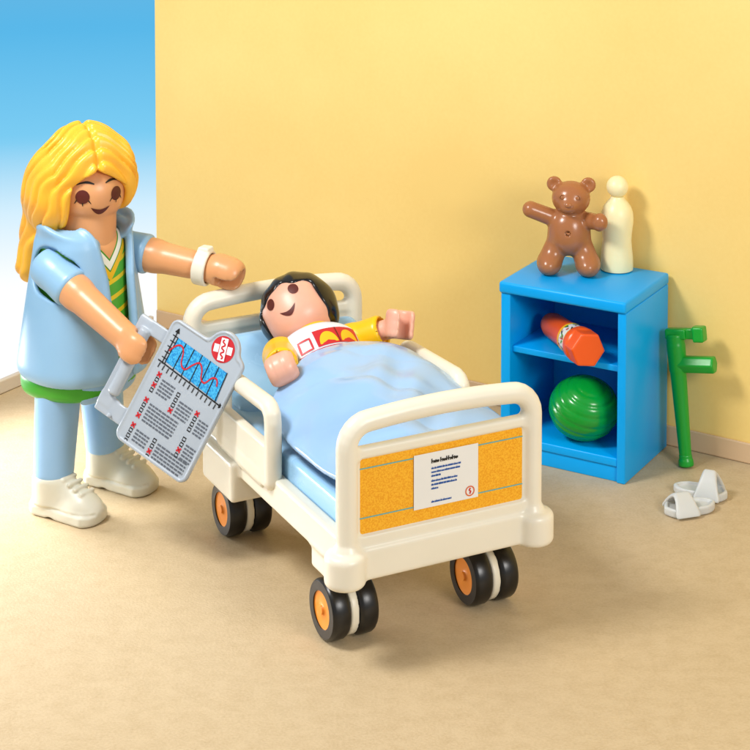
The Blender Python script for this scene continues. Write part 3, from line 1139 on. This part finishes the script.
pr.fan([(1.0, .363), (.945, .343), (.945, .383)], M['ink_black'], 2)
for i in range(5):
    v = .12 + .045 * i
    pr.stroke([(.082, v), (.155, v)], .007, M['ink_black'], 2)
for i in range(7):
    a, b = .155 + i * .1175, .150 + i * .122
    pr.stroke([(a, .118 + .002 * i), (b, .335 + .004 * i)], .011, M['ink_black'], 2)
for i in range(14):
    u = .10 + .062 * i
    pr.stroke([(u, .345 + .0019 * i), (u - .004, .385 + .0019 * i)], .010, M['ink_black'], 2)
wav = [(.13, .235), (.18, .175), (.24, .155), (.29, .185), (.33, .265), (.40, .285), (.46, .225), (.52, .185), (.58, .215), (.62, .275), (.68, .285), (.73, .225), (.79, .215), (.83, .265)]
fine = []
for i in range(len(wav) - 1):
    p0, p1, p2, p3 = [np.array(wav[min(max(j, 0), len(wav) - 1)]) for j in (i - 1, i, i + 1, i + 2)]
    for k in range(5):
        t = k / 5
        fine.append(.5 * (2 * p1 + (p2 - p0) * t + (2 * p0 - 5 * p1 + 4 * p2 - p3) * t * t + (3 * p1 - p0 - 3 * p2 + p3) * t ** 3))
pr.stroke(fine, .014, M['ink_red'], 3)
chart = pr
random.seed(11)
# boxes run along the board's own width: rows in reading direction
def column(u, v0, marks):
    for i, mk in enumerate(marks):
        v = v0 + i * .043
        if mk == 'x':
            chart.stroke([(u - .024, v - .016), (u + .024, v + .016)], .016, M['ink_red'], 2)
            chart.stroke([(u - .024, v + .016), (u + .024, v - .016)], .016, M['ink_red'], 2)
        else:
            chart.stroke([(u - .019, v - .0125), (u + .019, v - .0125), (u + .019, v + .0125), (u - .019, v + .0125)], .010, M['ink_black'], 1, closed=True)
def text_block(u0, u1, v0, n, dv=.026):
    for j in range(n):
        x = u0
        end = u1 - random.uniform(0, .25) * (u1 - u0) * (j == n - 1)
        while x < end:
            w = random.uniform(.025, .06)
            chart.rect(x, v0 + dv * j, min(x + w, end), v0 + dv * j + .0135, M['ink_grey'], 1)
            x += w + .009
pr.build('printed_chart', bd)
chart = Print(pr.mp)
column(.155, .425, 'xoxo')
text_block(.215, .40, .440, 5)
column(.155, .635, 'xoox')
text_block(.215, .62, .640, 6)
column(.155, .845, 'xooo')
text_block(.215, .40, .855, 4)
column(.465, .470, 'ooox')
text_block(.515, .70, .500, 5)
column(.765, .505, 'xooo')
text_block(.815, .95, .530, 5)
column(.765, .715, 'ooxo')
text_block(.815, .95, .735, 5)
column(.465, .850, 'ooxo')
text_block(.515, .93, .850, 5)
chart.build('printed_form', bd)
em = Print(lambda uv, l: np.stack([uv[:, 0] + .69 * BW, uv[:, 1] - .001, .0044 + .0005 * l + 0 * uv[:, 0]], -1))
em.ellipse((0, 0), (.0255, .0255), M['ink_red'], 1, 1, n=40)
rot = math.radians(16)
def rp(pts, a=rot):
    return [(p[0] * math.cos(a) - p[1] * math.sin(a), p[0] * math.sin(a) + p[1] * math.cos(a)) for p in pts]
for cx, cy, hx, hy in ((0, .014, .0062, .0062), (0, -.014, .0062, .0062), (-.0145, 0, .0058, .0075), (.0145, 0, .0058, .0075), (0, 0, .0075, .0215)):
    if hy > .02:
        em.fan(rp([(-.0092, -.0235), (.0092, -.0235), (.0092, .0235), (-.0092, .0235)]), M['ink_red'], 2.4)
    em.fan(rp([(cx - hx, cy - hy), (cx + hx, cy - hy), (cx + hx, cy + hy), (cx - hx, cy + hy)]), M['ink_white'], 2 if hy < .02 else 2.8)
em.stroke(rp([(.0035 * math.sin(i * 1.05), -.018 + .036 * i / 18) for i in range(19)]), .0034, M['ink_red'], 3.4)
em.build('emblem', bd)

# ------------------------------------------------------------------ bedside cabinet
cabw, cabd, cabh = .300, .243, .40
cab = empty('bedside_cabinet', CAB, 'bright blue open bedside cabinet with one shelf by the yellow wall', 'cabinet')
B_ = M['blue']
box_obj('top', (-cabw - .002, -.006, .374), (.001, cabd + .002, cabh), B_, cab, .006)
box_obj('side_panel', (-cabw + .001, 0, .0305), (-cabw + .024, cabd - .0105, .3745), B_, cab, .003)
box_obj('side_panel', (-.020, 0, .0), (0, cabd, .3745), B_, cab, .003)
box_obj('back_panel', (-cabw + .003, cabd - .010, .002), (-.0205, cabd - .001, .3742), B_, cab, .001)
box_obj('shelf', (-cabw + .0235, .012, .240), (-.0195, cabd - .0095, .254), B_, cab, .002)
box_obj('bottom_panel', (-cabw + .0235, .0015, .034), (-.0195, cabd - .0095, .053), B_, cab, .003)
box_obj('plinth', (-cabw + .004, .006, .0), (-.0195, cabd - .0105, .0338), B_, cab, .002)

# ------------------------------------------------------------------ green ball
def in_cab(x, y, z, rz=0):
    return CAB @ Matrix.Translation((x, y, z)) @ Matrix.Rotation(rz, 4, 'Z')
def ball_f(P):
    R = .078
    ax = A(.35, -.25, .9); ax = ax / np.linalg.norm(ax)
    r = ln(P) + 1e-9
    c = (P @ ax) / r
    lat = np.arccos(np.clip(c, -1, 1))
    g = np.exp(-(((lat * 10 / math.pi) % 1 - .5) / .16) ** 2)
    q = ell(P, (0, 0, 0), (R, R * .98, R * .90))
    return q + .0017 * g * np.clip(np.sin(lat) * 2 - .2, 0, 1)
bl_ = sculpt('ball', ball_f, (-.09, -.09, -.09), (.09, .09, .09), .0032, M['ball'])
bl_.matrix_world = in_cab(-.126, .066, .0535 + .0705)
tag(bl_, 'glossy green ribbed ball in the lower bay of the blue cabinet', 'ball')

# ------------------------------------------------------------------ orange tube lying on the shelf
a_w = CAB @ Vector((-.082, -.022, .254 + .0365))
b_w = CAB @ Vector((-.236, .115, .254 + .030))
d_w = (b_w - a_w).normalized()
tube = empty('glue_tube', Matrix.Translation(a_w) @ d_w.to_track_quat('Z', 'X').to_matrix().to_4x4(), 'orange tube with a hexagonal cap lying on the shelf of blue cabinet', 'tube')
def hexcap(P):
    d = None
    for k in range(6):
        a = math.radians(60 * k + 8)
        q = P[:, 0] * math.cos(a) + P[:, 1] * math.sin(a) - .0345
        d = q if d is None else smax(d, q, .002)
    d = smax(d, np.abs(P[:, 2] - .012) - .022, .004)
    return smin(d, cyl(P, (0, 0, .022), (0, 0, .044), .0385, r=.005), .003)
sculpt('cap', hexcap, (-.045, -.045, -.02), (.045, .045, .055), .0026, M['orange'], tube)
lathe('tube_body', [(0, .044), (.0325, .044), (.0325, .085), (.030, .10), (.0285, .178), (.024, .196), (0, .196)], M['orange'], tube)
lab = Print(lambda uv, l: np.stack([(.0327 + .0005 * l) * np.cos(uv[:, 0]), (.0327 + .0005 * l) * np.sin(uv[:, 0]), uv[:, 1]], -1))
for i in range(48):
    lab.rect(i * math.pi / 24, .047, (i + 1) * math.pi / 24, .083, M['paper'], 0)
    lab.rect(i * math.pi / 24, .047, (i + 1) * math.pi / 24, .052, M['ink_yellow'], 1)
    lab.rect(i * math.pi / 24, .076, (i + 1) * math.pi / 24, .083, M['ink_yellow'], 1)
random.seed(3)
for i in range(60):
    a, h = random.uniform(0, 6.28), random.uniform(.054, .075)
    m_ = random.choice(['ink_red', 'ink_green', 'ink_black', 'ink_red', 'ink_green'])
    lab.stroke([(a, h), (a + random.uniform(-.25, .25), h + random.uniform(-.009, .009))], [.006, .003], M[m_], 2, sub=3)
lab.build('label', tube)

# ------------------------------------------------------------------ teddy bear
bear = empty('teddy_bear', CAB @ Matrix.Translation((-.196, .135, .4005)) @ Matrix.Rotation(math.radians(22), 4, 'Z'), 'brown plastic teddy bear with open arms standing on blue cabinet', 'teddy bear')
def bear_f(P):
    d = ell(P, (0, 0, .098), (.047, .041, .050))
    d = smin(d, ell(P, (0, 0, .074), (.043, .038, .034)), .02)
    # head tilted
    d = smin(d, ell(P, (.004, -.004, .170), (.043, .039, .038)), .008)
    d = smin(d, ell(P, (0, -.037, .159), (.019, .017, .015)), .01)
    for s in (-1, 1):
        q = ell(P, (s * .038 + .004, .004, .199), (.017, .010, .017))
        q = smax(q, -sph(P, (s * .038 + .004, -.014, .200), .0145), .006)
        d = smin(d, q, .006)
    # legs and feet, splayed
    for s in (-1, 1):
        q = cap(P, (s * .024, -.002, .068), (s * .042, -.012, .027), .026, .027)
        q = smin(q, ell(P, (s * .044, -.026, .021), (.023, .029, .022)), .016)
        d = smin(d, smax(q, -P[:, 2], .004), .006)
    # arms: one straight out, one bent forward
    d = smin(d, cap(P, (-.036, 0, .122), (-.086, -.010, .142), .0195, .0185), .008)
    d = smin(d, cap(P, (.038, -.002, .120), (.066, -.030, .124), .019, .0175), .008)
    d = smin(d, ell(P, (.070, -.036, .126), (.017, .017, .020)), .006)
    g = sph(P, (-.001, -.0405, .098), .0048)
    d = smax(d, -(np.abs(g) - .0012), .002)
    for k in (-1, 0, 1):
        d = smax(d, -cap(P, (.064 + k * .008, -.056, .118), (.066 + k * .008, -.054, .140), .0028), .002)
    # seam under the muzzle
    d = smax(d, -poly_cap(P, [(-.012, -.0535, .148), (0, -.0565, .152), (.012, -.0535, .148)], .0018), .002)
    d = smax(d, -cap(P, (0, -.056, .152), (0, -.056, .160), .0014), .002)
    return d
bo = sculpt('body', bear_f, (-.13, -.08, -.002), (.1, .06, .225), .0028, M['bear'], bear)
for s in (-1, 1):
    ey = sculpt('eye', lambda P, s=s: smax(ell(P, (s * .0165 + .003, -.0370, .179), (.0075, .005, .0068)), -(np.abs(ell(P, (s * .0165 + .003, -.041, .179), (.0055, .006, .005))) - .0008), .001), (s * .0165 - .01, -.05, .165), (s * .0165 + .016, -.025, .192), .0012, M['bear'], bear)
sculpt('nose', lambda P: ell(P, (0, -.0535, .166), (.0085, .005, .0058)), (-.012, -.062, .157), (.012, -.045, .175), .0014, M['bear'], bear)

# ------------------------------------------------------------------ cream bottle
prof = [(0, 0), (.033, 0), (.0365, .002), (.0370, .008), (.0362, .030), (.0335, .055), (.0325, .068), (.0335, .085), (.0360, .105), (.0368, .118), (.0355, .132), (.031, .145), (.023, .156), (.0165, .163), (.0150, .168)]
hc = .190
for a in range(-62, 91, 8):
    prof.append((.0245 * math.cos(math.radians(a)), hc + .0245 * math.sin(math.radians(a))))
prof.append((0, hc + .0245))
bt = lathe('bottle', prof, M['cream'])
bt.matrix_world = in_cab(-.110, .206, .4005)
tag(bt, 'plain cream bottle with a round knob top behind the brown bear', 'bottle')
auto_sharp(bt, 70)

# ------------------------------------------------------------------ crutch leaning on cabinet and wall
foot = A(.6845, 4.046, .012)
top_ = A(.6655, 4.088, .272)
cr_d = (top_ - foot)
CL = np.linalg.norm(cr_d); cr_d /= CL
sidev = A(.88, -.47, .03); sidev -= cr_d * (sidev @ cr_d); sidev /= np.linalg.norm(sidev)
mt = Matrix.Identity(4)
yv = np.cross(cr_d, sidev)
for i in range(3):
    mt[i][0], mt[i][1], mt[i][2], mt[i][3] = sidev[i], yv[i], cr_d[i], foot[i]
crutch = empty('crutch', mt, 'green toy crutch leaning upright between blue cabinet and yellow wall', 'crutch')
sculpt('shaft', lambda P: smin(cyl(P, (0, 0, .01), (0, 0, CL - .01), .0135, .0195, r=.004), cyl(P, (0, 0, CL - .07), (0, 0, CL + .012), .0185, .0205, r=.004), .005), (-.03, -.03, 0), (.03, .03, CL + .03), .003, M['crutch'], crutch)
def foot_f(P):
    return smin(cyl(P, (0, 0, -.0105), (0, 0, .006), .0175, .016, r=.005), cyl(P, (0, 0, .0), (0, 0, .016), .0145, r=.003), .004)
sculpt('foot', foot_f, (-.03, -.03, -.02), (.03, .03, .03), .0024, M['crutch'], crutch)
def handle2(P):
    d = None
    for k in range(6):
        a = math.radians(60 * k + 30)
        q = P[:, 1] * math.cos(a) + (P[:, 2] - (CL - .054)) * math.sin(a) - .0175
        d = q if d is None else smax(d, q, .003)
    return smax(d, np.abs(P[:, 0] - .040) - .046, .004)
sculpt('handle', handle2, (-.02, -.03, CL - .09), (.1, .03, CL - .02), .0028, M['crutch'], crutch)
def cuff2(P):
    d = box(P, (.013, 0, CL + .012), (.033, .013, .0115), .004)
    d = smin(d, box(P, (.055, 0, CL + .012), (.014, .016, .0165), .004), .003)
    d = smax(d, -box(P, (.036, -.016, CL + .012), (.009, .012, .03), .002), .002)
    return d
sculpt('arm_cuff', cuff2, (-.03, -.03, CL - .02), (.09, .03, CL + .04), .0026, M['crutch'], crutch)

# ------------------------------------------------------------------ slippers
def slipper(loc, yaw, label, hgt=.035, lift=0.0):
    mt = Matrix.Translation(loc) @ Matrix.Rotation(yaw, 4, 'Z') @ Matrix.Rotation(lift, 4, 'X')
    e_ = empty('slipper', mt, label, 'slipper', 'white slippers on the floor')
    def out(P):
        x, y = P[:, 0], P[:, 1]
        w = np.interp(y, [-.06, -.04, 0, .03, .06], [.020, .031, .027, .025, .018])
        return smax(np.abs(x) - w, np.abs(y) - .060, .035)
    def sole(P):
        d = smax(out(P), np.abs(P[:, 2] - .009) - .009, .005)
        return smax(d, -smax(out(P) + .007, .0125 - P[:, 2], .003), .003)
    sculpt('sole', sole, (-.05, -.08, -.005), (.05, .08, .03), .0024, M['slipper'], e_)
    def strap(P):
        x, y, z = P[:, 0], P[:, 1], P[:, 2]
        arch = (np.abs(x / .033) ** 1.5 + np.abs((z - .004) / hgt) ** 1.35) ** .7
        d = np.abs((arch - 1) * .026) - .0034
        d = smax(d, np.abs(y + .020) - .028 + .30 * np.clip(z - .01, 0, 1), .006)
        return smax(d, .004 - z, .002)
    sculpt('strap', strap, (-.05, -.07, 0), (.05, .03, .06), .0024, M['slipper'], e_)
slipper((.655, 3.815, .0005), math.radians(-72), 'white slipper nearest the camera with its open heel in view')
slipper((.690, 3.895, .0005), math.radians(68), 'white slipper with a tall pointed strap, nearer the green crutch', .048)
